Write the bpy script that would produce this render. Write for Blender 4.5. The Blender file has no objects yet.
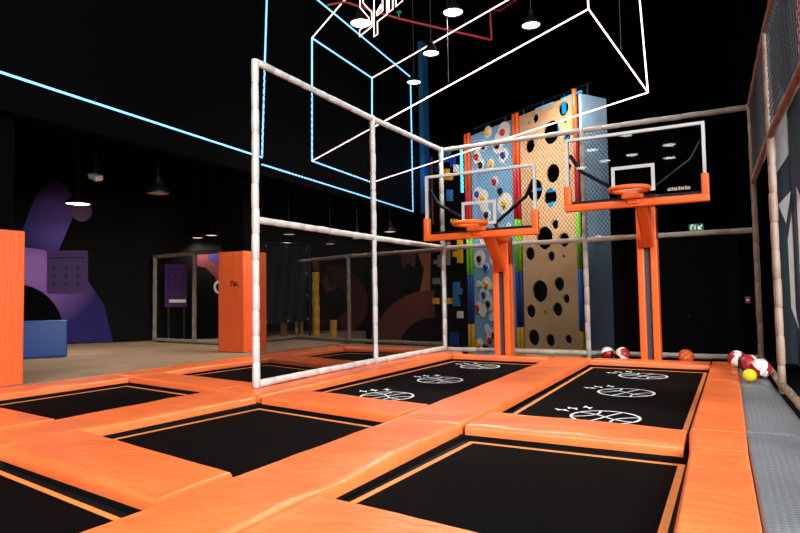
import bpy, bmesh, math, random
from mathutils import Vector, Matrix, noise
random.seed(7)
S = bpy.context.scene
COL = S.collection
# ------------------------------------------------------------------ camera
F, YAW, PIT, ROL, H = 608.8, -0.4925, 0.0511, -0.01631, 1.1
cy, sy, cp, sp, cr, sr = math.cos(YAW), math.sin(YAW), math.cos(PIT), math.sin(PIT), math.cos(ROL), math.sin(ROL)
FW = Vector((sy*cp, cy*cp, sp)); R0 = Vector((cy, -sy, 0)); U0 = R0.cross(FW)
RT = cr*R0 + sr*U0; UP = -sr*R0 + cr*U0
CAM = Vector((0, 0, H))
cd = bpy.data.cameras.new('camera'); cam = bpy.data.objects.new('camera', cd); COL.objects.link(cam)
cd.sensor_width = 36; cd.lens = F/800*36; cd.clip_start = 0.05; cd.clip_end = 200
m = Matrix.Identity(4)
for i in range(3):
    m[i][0], m[i][1], m[i][2], m[i][3] = RT[i], UP[i], -FW[i], CAM[i]
cam.matrix_world = m
S.camera = cam
S.view_settings.view_transform = 'Standard'; S.view_settings.look = 'None'
S.view_settings.exposure = 0.0; S.view_settings.gamma = 1.0; S.view_settings.use_curve_mapping = False

def ray(px, py):
    return RT*((px-400)/F) - UP*((py-266.5)/F) + FW
def at_d(px, py, d): return CAM + ray(px, py)*d                      # point at a forward distance
def at_ax(px, py, ax, v):                                            # point on an axis-aligned plane
    w = ray(px, py); return CAM + w*((v-CAM[ax])/w[ax])
def at_pl(px, py, P, n):
    w = ray(px, py); return CAM + w*((P-CAM).dot(n)/w.dot(n))

# ------------------------------------------------------------------ materials
def lin(c):
    return tuple(((v/255)/12.92 if v/255 <= .04045 else ((v/255+.055)/1.055)**2.4) for v in c) + (1,)
MATS = {}
def mat(name, rgb, rough=.5, metal=0., var=.0, vscale=4., bump=0., bscale=30., emit=0., stretch=None, spec=None, coat=0.):
    mt = bpy.data.materials.new(name); mt.use_nodes = True
    nt = mt.node_tree; b = nt.nodes['Principled BSDF']
    c = lin(rgb)
    b.inputs['Base Color'].default_value = c
    b.inputs['Roughness'].default_value = rough; b.inputs['Metallic'].default_value = metal
    if spec is not None: b.inputs['Specular IOR Level'].default_value = spec
    if coat: b.inputs['Coat Weight'].default_value = coat; b.inputs['Coat Roughness'].default_value = .2
    if emit:
        b.inputs['Emission Color'].default_value = c; b.inputs['Emission Strength'].default_value = emit
    if var or bump:
        tc = nt.nodes.new('ShaderNodeTexCoord'); src = tc.outputs['Object']
        if stretch:
            mp = nt.nodes.new('ShaderNodeMapping'); mp.inputs['Scale'].default_value = stretch
            nt.links.new(src, mp.inputs['Vector']); src = mp.outputs['Vector']
    if var:
        n = nt.nodes.new('ShaderNodeTexNoise'); n.inputs['Scale'].default_value = vscale; n.inputs['Detail'].default_value = 5
        nt.links.new(src, n.inputs['Vector'])
        rp = nt.nodes.new('ShaderNodeValToRGB')
        rp.color_ramp.elements[0].position = .3; rp.color_ramp.elements[1].position = .7
        rp.color_ramp.elements[0].color = tuple(v*(1-var) for v in c[:3]) + (1,)
        rp.color_ramp.elements[1].color = tuple(min(1, v*(1+var)) for v in c[:3]) + (1,)
        nt.links.new(n.outputs['Fac'], rp.inputs['Fac']); nt.links.new(rp.outputs['Color'], b.inputs['Base Color'])
    if bump:
        n = nt.nodes.new('ShaderNodeTexNoise'); n.inputs['Scale'].default_value = bscale; n.inputs['Detail'].default_value = 4
        nt.links.new(src, n.inputs['Vector'])
        bp = nt.nodes.new('ShaderNodeBump'); bp.inputs['Strength'].default_value = bump; bp.inputs['Distance'].default_value = .02
        nt.links.new(n.outputs['Fac'], bp.inputs['Height']); nt.links.new(bp.outputs['Normal'], b.inputs['Normal'])
    MATS[name] = mt
    return mt
mat('orange_vinyl', (238, 114, 59), .34, var=.10, vscale=2.2, bump=.5, bscale=6, stretch=(1, 2.2, 1))
mat('orange_pillar', (232, 96, 42), .5, var=.10, vscale=3, bump=.5, bscale=7, stretch=(6, 6, .35))
mat('orange_hoop', (240, 100, 30), .42, var=.05, vscale=5)
mat('mat_black', (6, 5, 5), .85, var=.3, vscale=5, bump=.08, bscale=220, spec=.04)
mat('gap_black', (6, 6, 7), .7, bump=.4, bscale=60, spec=.15)
mat('stripe', (224, 132, 62), .6, var=.12, vscale=9)
mat('print_white', (225, 228, 228), .6)
mat('foam_white', (196, 193, 188), .55, var=.09, vscale=6, bump=.25, bscale=30)
mat('foam_grey', (160, 150, 140), .6, var=.12, vscale=6, bump=.25, bscale=30)
mat('foam_brown', (146, 122, 106), .55, var=.14, vscale=6, bump=.25, bscale=30)
mat('foam_dim', (128, 118, 106), .65, var=.12, vscale=6, bump=.2, bscale=30)
mat('net_dark', (5, 5, 5), .95, spec=.0)
mat('net_pale', (40, 45, 50), .8)
mat('black_wall', (5, 5, 5), .95, spec=.02)
mat('black_room', (2, 2, 2), .95, spec=.0)
mat('black_paint', (4, 4, 4), .8, spec=.06)
mat('post_slate', (52, 56, 66), .6)
mat('black_pad', (14, 15, 17), .5, bump=.1, bscale=40)
mat('carpet', (152, 126, 102), .95, var=.14, vscale=1.6, bump=.3, bscale=160, spec=.1)
mat('deck_black', (8, 8, 8), .95, spec=.05)
mat('slate_wall', (52, 68, 84), .8, var=.15, vscale=3, bump=.2, bscale=120)
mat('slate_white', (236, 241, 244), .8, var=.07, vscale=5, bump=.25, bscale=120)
mat('wood', (206, 166, 124), .6, var=.10, vscale=3, stretch=(.6, .6, 14), bump=.05, bscale=30)
mat('panel_blue', (116, 164, 200), .7, var=.08, vscale=4, bump=.1, bscale=60)
mat('side_blue', (156, 186, 208), .6, var=.10, vscale=4, bump=.25, bscale=8)
mat('plate_white', (226, 220, 210), .5)
for nm, c in dict(red=(188, 20, 24), yellow=(232, 172, 22), blue=(16, 62, 168), green=(112, 190, 30), orange=(236, 92, 28),
                  lit_blue=(24, 104, 196), navy=(14, 54, 128), black=(12, 12, 13), white=(225, 222, 215), grey=(120, 116, 112), steelblue=(52, 116, 176)).items():
    mat('gloss_'+nm, c, .35)
mat('tube_yellow', (204, 148, 20), .5); mat('pole_yellow', (176, 128, 22), .6)
mat('frame_white', (196, 195, 191), .4)
mat('ball_red', (164, 22, 28), .4); mat('ball_white', (232, 226, 216), .4); mat('ball_black', (14, 14, 15), .45)
mat('ball_orange', (206, 92, 34), .55, bump=.3, bscale=300); mat('ball_yellow', (246, 212, 24), .45)
mat('red_pipe', (150, 26, 24), .45); mat('steel', (120, 124, 128), .35, .8); mat('cable', (44, 46, 48), .6)
mat('neon_white', (255, 214, 206), .4, emit=3.2)
mat('neon_blue', (126, 198, 255), .4, emit=1.5)
mat('neon_cyan', (70, 190, 245), .4, emit=3.2)
mat('glow_cyan', (20, 150, 220), .4, emit=1.2)
mat('lamp_glow', (255, 246, 236), .4, emit=9.0)
mat('lamp_glow_dim', (255, 226, 200), .4, emit=1.2)
mat('lamp_black', (4, 4, 4), .5)
mat('lamp_white', (190, 184, 176), .5)
mat('exit_green', (0, 140, 84), .4, emit=.35)
mat('exit_white', (235, 245, 240), .4, emit=.7)
mat('notice_red', (150, 40, 42), .5); mat('blue_cube', (4, 60, 128), .55, bump=.1, bscale=30)
mat('mural_purple', (112, 84, 160), .8, var=.45, vscale=.35); mat('mural_navy', (44, 36, 112), .8, var=.3, vscale=.5)
mat('mural_pink', (170, 136, 190), .8, var=.25, vscale=.6)
mat('mural_rust', (96, 38, 24), .85, var=.25, vscale=1.2); mat('mural_tan', (150, 84, 40), .85, var=.25, vscale=2)
mat('mural_coral', (112, 40, 46), .85, var=.1, vscale=2); mat('planet', (132, 96, 132), .8, var=.35, vscale=1.6)
mat('mural_black', (15, 14, 13), .8, spec=.1)
mat('board_purple', (62, 14, 84), .6); mat('board_dark', (26, 8, 38), .7)
mat('tarp', (20, 27, 34), .5, bump=.5, bscale=4, stretch=(4, 4, .6)); mat('blue_lit_column', (8, 66, 100), .6)

# grey dimpled vinyl: rows of small raised dots
def dimple():
    mt = mat('grey_dimple', (112, 117, 122), .42, var=.08, vscale=2.5)
    nt = mt.node_tree; b = nt.nodes['Principled BSDF']
    tc = nt.nodes.new('ShaderNodeTexCoord'); v = nt.nodes.new('ShaderNodeTexVoronoi'); v.inputs['Scale'].default_value = 26
    v.inputs['Randomness'].default_value = .1
    nt.links.new(tc.outputs['Object'], v.inputs['Vector'])
    bp = nt.nodes.new('ShaderNodeBump'); bp.inputs['Strength'].default_value = .7; bp.inputs['Distance'].default_value = .01; bp.invert = True
    nt.links.new(v.outputs['Distance'], bp.inputs['Height']); nt.links.new(bp.outputs['Normal'], b.inputs['Normal'])
dimple()
# see-through fine mesh cloth and glass
def seethru(name, rgb, opac):
    mt = bpy.data.materials.new(name); mt.use_nodes = True; nt = mt.node_tree
    b = nt.nodes['Principled BSDF']; b.inputs['Base Color'].default_value = lin(rgb); b.inputs['Roughness'].default_value = .9
    b.inputs['Specular IOR Level'].default_value = .1
    tr = nt.nodes.new('ShaderNodeBsdfTransparent'); mx = nt.nodes.new('ShaderNodeMixShader'); mx.inputs[0].default_value = opac
    nt.links.new(tr.outputs[0], mx.inputs[1]); nt.links.new(b.outputs[0], mx.inputs[2])
    nt.links.new(mx.outputs[0], nt.nodes['Material Output'].inputs['Surface']); MATS[name] = mt
seethru('scrim', (3, 3, 3), .42)
def glass():
    mt = bpy.data.materials.new('board_glass'); mt.use_nodes = True; nt = mt.node_tree
    nt.nodes.remove(nt.nodes['Principled BSDF'])
    tr = nt.nodes.new('ShaderNodeBsdfTransparent'); tr.inputs[0].default_value = (.9, .92, .93, 1)
    gl = nt.nodes.new('ShaderNodeBsdfGlossy'); gl.inputs['Roughness'].default_value = .02
    fr = nt.nodes.new('ShaderNodeFresnel'); fr.inputs[0].default_value = 1.6
    mx = nt.nodes.new('ShaderNodeMixShader')
    nt.links.new(fr.outputs[0], mx.inputs[0]); nt.links.new(tr.outputs[0], mx.inputs[1]); nt.links.new(gl.outputs[0], mx.inputs[2])
    nt.links.new(mx.outputs[0], nt.nodes['Material Output'].inputs['Surface']); MATS['board_glass'] = mt
glass()

# ------------------------------------------------------------------ mesh helpers
def obj(name, bm, m, parent=None, smooth=False):
    me = bpy.data.meshes.new(name)
    bmesh.ops.recalc_face_normals(bm, faces=bm.faces)
    bm.to_mesh(me); bm.free()
    ms = m if isinstance(m, (list, tuple)) else [m]
    for k in ms: me.materials.append(MATS[k])
    if smooth:
        me.polygons.foreach_set('use_smooth', [True]*len(me.polygons))
        me.set_sharp_from_angle(angle=math.radians(50))
    o = bpy.data.objects.new(name, me); COL.objects.link(o)
    if parent is not None:
        o.parent = parent
        o.matrix_parent_inverse = parent.matrix_basis.inverted()
    return o
def tag(o, label, cat, group=None):
    o['label'] = label; o['category'] = cat
    if group: o['group'] = group
    return o
def thing(name, label, cat, loc=(0, 0, 0), group=None):
    o = bpy.data.objects.new(name, None); COL.objects.link(o); o.location = loc; o.empty_display_size = .2
    return tag(o, label, cat, group)
def struct(name, bm, m, smooth=False, parent=None):
    o = obj(name, bm, m, parent, smooth)
    if parent is None: o['kind'] = 'structure'
    return o
def B(): return bmesh.new()
def box(bm, lo, hi, M=None, mi=0, bev=0.):
    r = bmesh.ops.create_cube(bm, size=1)
    vs = r['verts']
    for v in vs:
        v.co = Vector([lo[i]+(v.co[i]+.5)*(hi[i]-lo[i]) for i in range(3)])
    fs = {f for v in vs for f in v.link_faces}
    for f in fs: f.material_index = mi
    if bev:
        es = list({e for v in vs for e in v.link_edges})
        r = bmesh.ops.bevel(bm, geom=es, offset=bev, segments=3, profile=.6, affect='EDGES')
        vs = list({v for f in r['faces'] for v in f.verts} | {v for v in vs if v.is_valid})
        for f in {f for v in vs for f in v.link_faces}: f.material_index = mi
    if M is not None:
        for v in vs: v.co = M @ v.co
    return bm
def basis(P, ex, ey, ez):
    M = Matrix.Identity(4)
    for i in range(3): M[i][0], M[i][1], M[i][2], M[i][3] = ex[i], ey[i], ez[i], P[i]
    return M
def frame_of(d):
    d = d.normalized(); a = Vector((0, 0, 1)) if abs(d.z) < .95 else Vector((1, 0, 0))
    u = d.cross(a).normalized(); return u, d.cross(u).normalized()
def tube(bm, pts, r, n=10, cap=True, mi=0):
    pts = [Vector(p) for p in pts]; rings = []
    rr = r if isinstance(r, (list, tuple)) else [r]*len(pts)
    u = None
    for i, p in enumerate(pts):
        d = (pts[min(i+1, len(pts)-1)]-pts[max(i-1, 0)]).normalized()
        if u is None: u, v = frame_of(d)
        else:
            u = (u-d*u.dot(d)).normalized(); v = d.cross(u)
        rings.append([bm.verts.new(p+(u*math.cos(2*math.pi*k/n)+v*math.sin(2*math.pi*k/n))*rr[i]) for k in range(n)])
    for a, b in zip(rings, rings[1:]):
        for k in range(n):
            f = bm.faces.new((a[k], a[(k+1) % n], b[(k+1) % n], b[k])); f.material_index = mi
    if cap:
        bm.faces.new(rings[0][::-1]).material_index = mi; bm.faces.new(rings[-1]).material_index = mi
    return bm
def sleeve(bm, a, b, r, seg=.32, n=14):
    """a pipe in foam sleeves butted end to end, a slight bulge in each and a nick at every joint"""
    a = Vector(a); b = Vector(b); L = (b-a).length; k = max(1, round(L/seg)); pts = []; rr = []
    d = (b-a).normalized(); u, v = frame_of(d)
    for i in range(k):
        off = (u*random.uniform(-1, 1)+v*random.uniform(-1, 1))*r*.07; q = r*random.uniform(.96, 1.05)
        s0, s1 = i/k*L, (i+1)/k*L
        for s, f in ((s0+.004, .84), (s0+.012, .97), (s0+(s1-s0)*.5, 1.03), (s1-.012, .97), (s1-.004, .84)):
            pts.append(a+d*s+off); rr.append(q*f)
    return tube(bm, pts, rr, n)
def lathe(bm, prof, c=(0, 0, 0), n=24, axis=None, mi=0):
    c = Vector(c); rings = []
    for r, z in prof:
        rings.append([bm.verts.new(c+Vector((r*math.cos(2*math.pi*k/n), r*math.sin(2*math.pi*k/n), z))) for k in range(n)] if r > 1e-6 else [bm.verts.new(c+Vector((0, 0, z)))])
    for a, b in zip(rings, rings[1:]):
        for k in range(n):
            vs = [a[k % len(a)], a[(k+1) % len(a)], b[(k+1) % len(b)], b[k % len(b)]]
            vs = [v for i, v in enumerate(vs) if v not in vs[:i]]
            if len(vs) > 2: bm.faces.new(vs).material_index = mi
    return bm
def plate(bm, pts, n, th, mi=0):
    """a flat plate: outline pts (3-D), thickened along n"""
    n = Vector(n).normalized()*th
    A = [bm.verts.new(Vector(p)) for p in pts]; C = [bm.verts.new(Vector(p)+n) for p in pts]
    bm.faces.new(A).material_index = mi; bm.faces.new(C[::-1]).material_index = mi
    for i in range(len(A)):
        j = (i+1) % len(A); bm.faces.new((A[i], C[i], C[j], A[j])).material_index = mi
    return bm
def disc(bm, c, ex, ey, rx, ry, n, th, k=28, mi=0):
    return plate(bm, [Vector(c)+ex*rx*math.cos(2*math.pi*i/k)+ey*ry*math.sin(2*math.pi*i/k) for i in range(k)], n, th, mi)
def strip(bm, pts, w, n, th=0.002, closed=False):
    """flat painted stroke along 3-D points lying in a plane with normal n"""
    pts = [Vector(p) for p in pts]; n = Vector(n); N = len(pts); L = []; Rr = []
    for i, p in enumerate(pts):
        a = pts[(i-1) % N] if closed or i else p; b = pts[(i+1) % N] if closed or i < N-1 else p
        d = (b-a).normalized(); s = n.cross(d)*w/2
        L.append(bm.verts.new(p+s)); Rr.append(bm.verts.new(p-s))
    for i in range(N if closed else N-1):
        j = (i+1) % N; bm.faces.new((L[i], Rr[i], Rr[j], L[j]))
    return bm

# ------------------------------------------------------------------ the room
ZF = -.165; ZL = -.07
bm = B(); box(bm, (-24, -16, ZF-.2), (-10.8, 20, 0)); box(bm, (-10.8, -16, ZF-.2), (-8.45, 13.7, 0)); box(bm, (-8.45, 12.15, ZF-.2), (-5.35, 12.4, 0))
struct('floor', bm, 'carpet')
bm = B(); box(bm, (-8.45, .4, ZF-.3), (-5.35, 12.15, ZF)); box(bm, (-5.35, .4, ZF-.3), (.94, 11.04, ZF)); box(bm, (-5.35, 11.04, ZF-.3), (.94, 11.7, ZL)); box(bm, (-8.45, -16, ZF-.3), (.95, .4, ZF))
struct('floor', bm, 'deck_black')
bm = B(); box(bm, (-5.35, 11.7, -.8), (3, 20, -.6)); box(bm, (-8.45, 12.4, -.8), (-5.35, 20, -.6)); box(bm, (-10.8, 13.7, -.8), (-8.45, 20, -.6)); struct('floor', bm, 'deck_black')
bm = B(); box(bm, (-24, 17.6, -.8), (3, 17.9, 9.3)); struct('wall_back', bm, 'black_room')
XB = -8.45
bm = B(); box(bm, (XB-.25, -16, 3.7), (XB, 17.6, 9.3)); struct('wall_left', bm, 'black_wall')
bm = B(); box(bm, (-24, -16, 9.3), (3, 17.9, 9.5)); struct('ceiling', bm, 'black_wall')
bm = B(); box(bm, (-24, -16, 5.2), (XB-.25, 17.6, 5.4)); struct('ceiling', bm, 'black_wall')
# right-hand wall (ends where the windows start) with flat white shapes
XR = .95
yw = at_ax(811, 250, 0, XR).y; ye = at_ax(779, 250, 0, XR).y
bm = B(); box(bm, (XR, yw, -.6), (XR+.25, ye, 9.3)); wr = struct('wall_right', bm, 'slate_wall')
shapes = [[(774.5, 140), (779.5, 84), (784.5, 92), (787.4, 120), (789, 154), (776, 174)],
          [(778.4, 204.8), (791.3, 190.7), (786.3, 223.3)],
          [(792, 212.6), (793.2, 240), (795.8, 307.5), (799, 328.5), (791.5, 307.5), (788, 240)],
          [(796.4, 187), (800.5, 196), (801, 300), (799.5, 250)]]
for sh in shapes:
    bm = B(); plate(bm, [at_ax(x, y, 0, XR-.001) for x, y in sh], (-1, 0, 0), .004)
    obj('wall_shape', bm, 'slate_white', wr)
bm = B(); box(bm, (XR-.04, yw-.12, -.6), (XR+.25, yw-.005, 9.3)); struct('trim_1', bm, 'notice_red')
bm = B()
for y0 in (yw-3.0, yw-6.0): box(bm, (XR+.02, y0-.05, .3), (XR+.1, y0+.05, 6))
for z0 in (.3, 3, 6): box(bm, (XR+.02, yw-6.2, z0-.05), (XR+.1, yw-.13, z0+.05))
struct('window_1', bm, 'black_paint')
# a black door with its handle in the back wall
YBK = 17.58
a = at_ax(664, 238, 1, YBK); c = at_ax(742, 330, 1, YBK)
bm = B(); box(bm, (a.x, YBK-.05, -.6), (c.x, YBK, a.z)); dr = struct('door_1', bm, 'black_paint')
hp = at_ax(689, 315.5, 1, YBK-.09)
bm = B(); lathe(bm, [(0, -.05), (.05, -.04), (.05, .04), (0, .05)], hp, 12); obj('door_handle', bm, 'steel', dr, True)
# corner column where the left wall ends; blue glow painted into its colour
bm = B(); pA = at_ax(414.5, 150, 1, 17.2); pB = at_ax(424, 150, 1, 17.2)
box(bm, (pA.x, 17.2, 3.75), (pB.x, 17.6, 9.3)); struct('trim_2', bm, 'blue_lit_column')

# ------------------------------------------------------------------ trampolines
ZM = -.118; ZP = -.088
def lerp2(Q, u, v):
    a = Vector(Q[3]).lerp(Vector(Q[2]), u); b = Vector(Q[0]).lerp(Vector(Q[1]), u); return a.lerp(b, v)
def inset(Q, d):
    c = [Vector(p) for p in Q]; n = 4; out = []
    for i in range(n):
        p0, p1, p2 = c[i-1], c[i], c[(i+1) % n]
        d1 = (p1-p0).normalized(); d2 = (p2-p1).normalized()
        cen = sum(c, Vector((0, 0)))/4
        n1 = Vector((-d1.y, d1.x)); n2 = Vector((-d2.y, d2.x))
        if n1.dot(cen-p1) < 0: n1 = -n1
        if n2.dot(cen-p1) < 0: n2 = -n2
        k = d/(1+n1.dot(n2)); out.append(p1+(n1+n2)*k)
    return out
def inset4(Q, ds):
    c = [Vector(p) for p in Q]; cen = sum(c, Vector((0, 0)))/4; L = []
    for i in range(4):
        p, d = c[i], (c[(i+1) % 4]-c[i]).normalized(); n = Vector((-d.y, d.x))
        if n.dot(cen-p) < 0: n = -n
        L.append((p+n*ds[i], d))
    out = []
    for i in range(4):
        (p, d), (q, e) = L[i-1], L[i]; k = ((q.x-p.x)*e.y-(q.y-p.y)*e.x)/(d.x*e.y-d.y*e.x); out.append(p+d*k)
    return out
def ringmesh(bm, O, I, z0, z1, thick):
    o = [bm.verts.new((p.x, p.y, z0)) for p in O]; i = [bm.verts.new((p.x, p.y, z1)) for p in I]
    for k in range(4):
        bm.faces.new((o[k], o[(k+1) % 4], i[(k+1) % 4], i[k]))
    r = bmesh.ops.extrude_face_region(bm, geom=bm.faces[:])
    for v in r['geom']:
        if isinstance(v, bmesh.types.BMVert): v.co.z -= thick
    return bm
TR = {'T1': [(-2.16, 10.66), (-.27, 10.5), (-.31, 5.49), (-2.1, 5.65)], 'T2': [(-2.05, 4.93), (-.26, 4.89), (-.27, 2.65), (-2.15, 2.9)],
      'T3': [(-4.71, 10.8), (-2.8, 10.68), (-2.74, 5.76), (-4.83, 6.07)], 'T4': [(-4.77, 5.43), (-2.73, 5.05), (-2.8, 3.0), (-5.0, 3.44)],
      'T5': [(-7.84, 6.08), (-5.6, 5.71), (-5.71, 3.65), (-7.93, 3.93)], 'T6': [(-4.86, 2.7), (-2.83, 2.38), (-2.83, .9), (-4.95, .9)],
      'T7': [(-7.71, 9.04), (-5.66, 8.39), (-5.66, 6.35), (-7.95, 6.73)], 'T8': [(-7.62, 11.5), (-5.66, 11.7), (-5.66, 9.18), (-7.83, 9.7)]}
TL = {'T1': 'long black trampoline printed with three white basketballs, in front of the higher hoop',
      'T2': 'black trampoline with orange border filling the bottom right foreground, no prints',
      'T3': 'long black trampoline printed with white basketballs, between net fence and lower hoop',
      'T4': 'plain black trampoline in the centre foreground, below the near white fence post',
      'T5': 'plain black trampoline at the left edge, beside the carpet and the nearer orange pillar',
      'T6': 'black trampoline cut off by the bottom left corner, broad orange border line',
      'T7': 'black trampoline partly behind the net fence post, in front of the marked orange pillar',
      'T8': 'black trampoline farthest back behind the net fence, seen dimly through the mesh'}
tramp = {}
for k, Q in TR.items():
    cx = sum(p[0] for p in Q)/4; cyy = sum(p[1] for p in Q)/4
    t = thing('trampoline', TL[k], 'trampoline', (cx, cyy, ZF), 'sunken trampolines of the court'); tramp[k] = t
    Qv = [Vector(p) for p in Q]; i1 = inset4(Q, (.085, .05, .1, .10)); i2 = inset4(Q, (.13, .095, .145, .145)); o1 = inset(Q, .004)
    bm = B(); ringmesh(bm, o1, i1, ZM-.012, ZM-.002, .02); obj('spring_cover', bm, 'gap_black', t)
    bm = B(); ringmesh(bm, i1, i2, ZM+.002, ZM+.003, .006); obj('border_stripe', bm, 'stripe', t)
    N = 14; bm = B(); V = {}
    for i in range(N+1):
        for j in range(N+1):
            p = lerp2(i2, i/N, j/N); sag = -.012*math.sin(math.pi*i/N)*math.sin(math.pi*j/N)
            V[i, j] = bm.verts.new((p.x, p.y, ZM+sag))
    for i in range(N):
        for j in range(N): bm.faces.new((V[i, j], V[i+1, j], V[i+1, j+1], V[i, j+1]))
    obj('bed', bm, 'mat_black', t, True)
    bm = B(); ringmesh(bm, inset(Q, -.1), inset(Q, .0), ZP-.001, ZP-.001, ZP-ZF-.002); obj('frame', bm, 'gap_black', t)
# white basketball prints with three little bolts each
def ball_print(t, px, py, r, rot=-.5):
    c = at_ax(px, py, 2, ZM+.004); bm = B(); up = Vector((0, 0, 1))
    q0 = c+Vector((0, 0, .001))
    def W(u, v, dz=.0): return q0+Vector((math.cos(rot)*u-math.sin(rot)*v, math.sin(rot)*u+math.cos(rot)*v, 0))*r+Vector((0, 0, dz))
    w = .075*r
    strip(bm, [W(math.cos(a*math.pi/20), math.sin(a*math.pi/20)) for a in range(40)], w*1.15, up, closed=True)
    strip(bm, [W(-1+.1*i, .12*math.sin(i*.31)) for i in range(21)], w, up)
    strip(bm, [W(.10*math.cos(i*.157), -1+.1*i) for i in range(21)], w, up)
    for s in (1, -1):
        strip(bm, [W(s*(1.35-.92*math.cos(a/10)), .92*math.sin(a/10)) for a in range(-8, 9)], w, up)
    for an, s in ((3.22, .42), (2.92, .42), (2.58, .42)):
        an += -.0
        bx, by = 1.6*math.cos(an), 1.6*math.sin(an)
        ca, sa = math.cos(an), math.sin(an)
        pts = [(.75, -.05), (.0, .42), (.05, .1), (-.75, .1), (0, -.38), (-.02, -.06)]
        plate(bm, [W(bx+s*(x*ca-y*sa), by+s*(x*sa+y*ca)) for x, y in pts], up, .0015)
    obj('ball_print', bm, 'print_white', t)
for px, py, r in ((643, 376, .33), (626, 392.5, .325), (605, 417, .325)): ball_print(tramp['T1'], px, py, r)
for px, py, r in ((480, 366.5, .33), (440, 380, .325), (387, 396, .325)): ball_print(tramp['T3'], px, py, r)

# ------------------------------------------------------------------ orange pads round the beds
def axis_steps(L, r0, r1):
    def e(r): return [0, 0, .008, .02, r*.55, r*.85, r, r*1.15] if r > .03 else [0, 0, .004, .009, .02]
    e0, e1 = e(r0), e(r1); i0, i1 = e0[-1]+.03, L-e1[-1]-.03
    n = max(3, int((i1-i0)/.07)); mid = [i0+(i1-i0)*i/n for i in range(n+1)]
    return e0 + mid + [L-x for x in e1[::-1]]
def inside(p, Q):
    sg = None
    for i in range(4):
        a, b = Vector(Q[i]), Vector(Q[(i+1) % 4]); c = (b-a).cross(p-a) if False else (b.x-a.x)*(p.y-a.y)-(b.y-a.y)*(p.x-a.x)
        if sg is None: sg = c > 0
        elif (c > 0) != sg: return False
    return True
def pad(Q, label, m='orange_vinyl', ztop=0., seed=0, wr=.012, group='orange trampoline pads', cat='pad', name='padding_mat', zbot=None):
    """a foam-filled vinyl pad: flat top with drawn folds, a slanting roll where it borders a bed, a plain seam where it meets a pad"""
    Q = [Vector(p) for p in Q]; zbot = ZF if zbot is None else zbot
    Qs = inset(Q, .003); cen = sum(Qs, Vector((0, 0)))/4
    RO = .06; rr = []
    for i in range(4):
        mid = (Q[i]+Q[(i+1) % 4])/2; out = mid+(mid-cen).normalized()*.0
        d = (Q[(i+1) % 4]-Q[i]).normalized(); nn = Vector((d.y, -d.x))
        if nn.dot(mid-cen) < 0: nn = -nn
        rr.append(RO if any(inside(mid+nn*.12+d*o, T) for T in TR.values() for o in (0, .6, -.6)) else .02)
        if rr[-1] > .03 and nn.dot(mid) > 0: rr[-1] = .031
    Lu = (Qs[1]-Qs[0]).length; Lv = (Qs[2]-Qs[1]).length
    us = axis_steps(Lu, rr[3], rr[1]); vs = axis_steps(Lv, rr[0], rr[2]); bm = B(); V = {}
    hh = ztop-zbot
    def drop(d, r):
        if r < .03: return .10*hh*(1-min(1, d/r))**2
        t = min(1, d/r)
        return hh*(.2*t*0+.2*(1-t)**1.4+ (.2*(1-d/.02)**2 if d < .02 else 0)) if t < 1 else 0
    longu = Lu > Lv
    for i, u in enumerate(us):
        for j, v in enumerate(vs):
            p = lerp2([Qs[3], Qs[2], Qs[1], Qs[0]], u/Lu, v/Lv)
            edge = i == 0 or j == 0 or i == len(us)-1 or j == len(vs)-1
            ds = [(v, rr[0]), (Lu-u, rr[1]), (Lv-v, rr[2]), (u, rr[3])]
            z = zbot if edge else ztop-max(drop(*q) for q in ds)
            if not edge:
                e = min(1, min(q[0] for q in ds)/.05); ro = max(max(0, 1-q[0]/q[1]) for q in ds if True) if False else 0
                a = u if longu else v; c = v if longu else u
                q = Vector((p.x, p.y, seed*3.7))
                fold = noise.noise(Vector((a*2.3+c*1.4*math.sin(seed), c*.7-a*.3, seed*1.9)))
                fold2 = abs(noise.noise(Vector((a*1.1-c*2.0*math.cos(seed*2), c*.8, seed*5.1))))
                z += e*wr*(noise.noise(q*1.1)*1.0+fold*1.1-fold2*1.8)
                for q0, r0 in ds:
                    if r0 > .03 and q0 < r0:
                        z += .004*noise.noise(Vector((a*14, c*14, seed)))*e
                z += .008*math.sin(math.pi*u/Lu)*math.sin(math.pi*v/Lv)
            V[i, j] = bm.verts.new((p.x, p.y, z))
    for i in range(len(us)-1):
        for j in range(len(vs)-1): bm.faces.new((V[i, j], V[i+1, j], V[i+1, j+1], V[i, j+1]))
    c = [V[i, 0] for i in range(len(us))]+[V[len(us)-1, j] for j in range(1, len(vs))]+[V[i, len(vs)-1] for i in range(len(us)-2, -1, -1)]+[V[0, j] for j in range(len(vs)-2, 0, -1)]
    bm.faces.new(c)
    bmesh.ops.remove_doubles(bm, verts=bm.verts, dist=1e-5)
    o = obj(name, bm, m, None, True)
    o.data.set_sharp_from_angle(angle=math.radians(38))
    return tag(o, label, cat, group)
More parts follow.
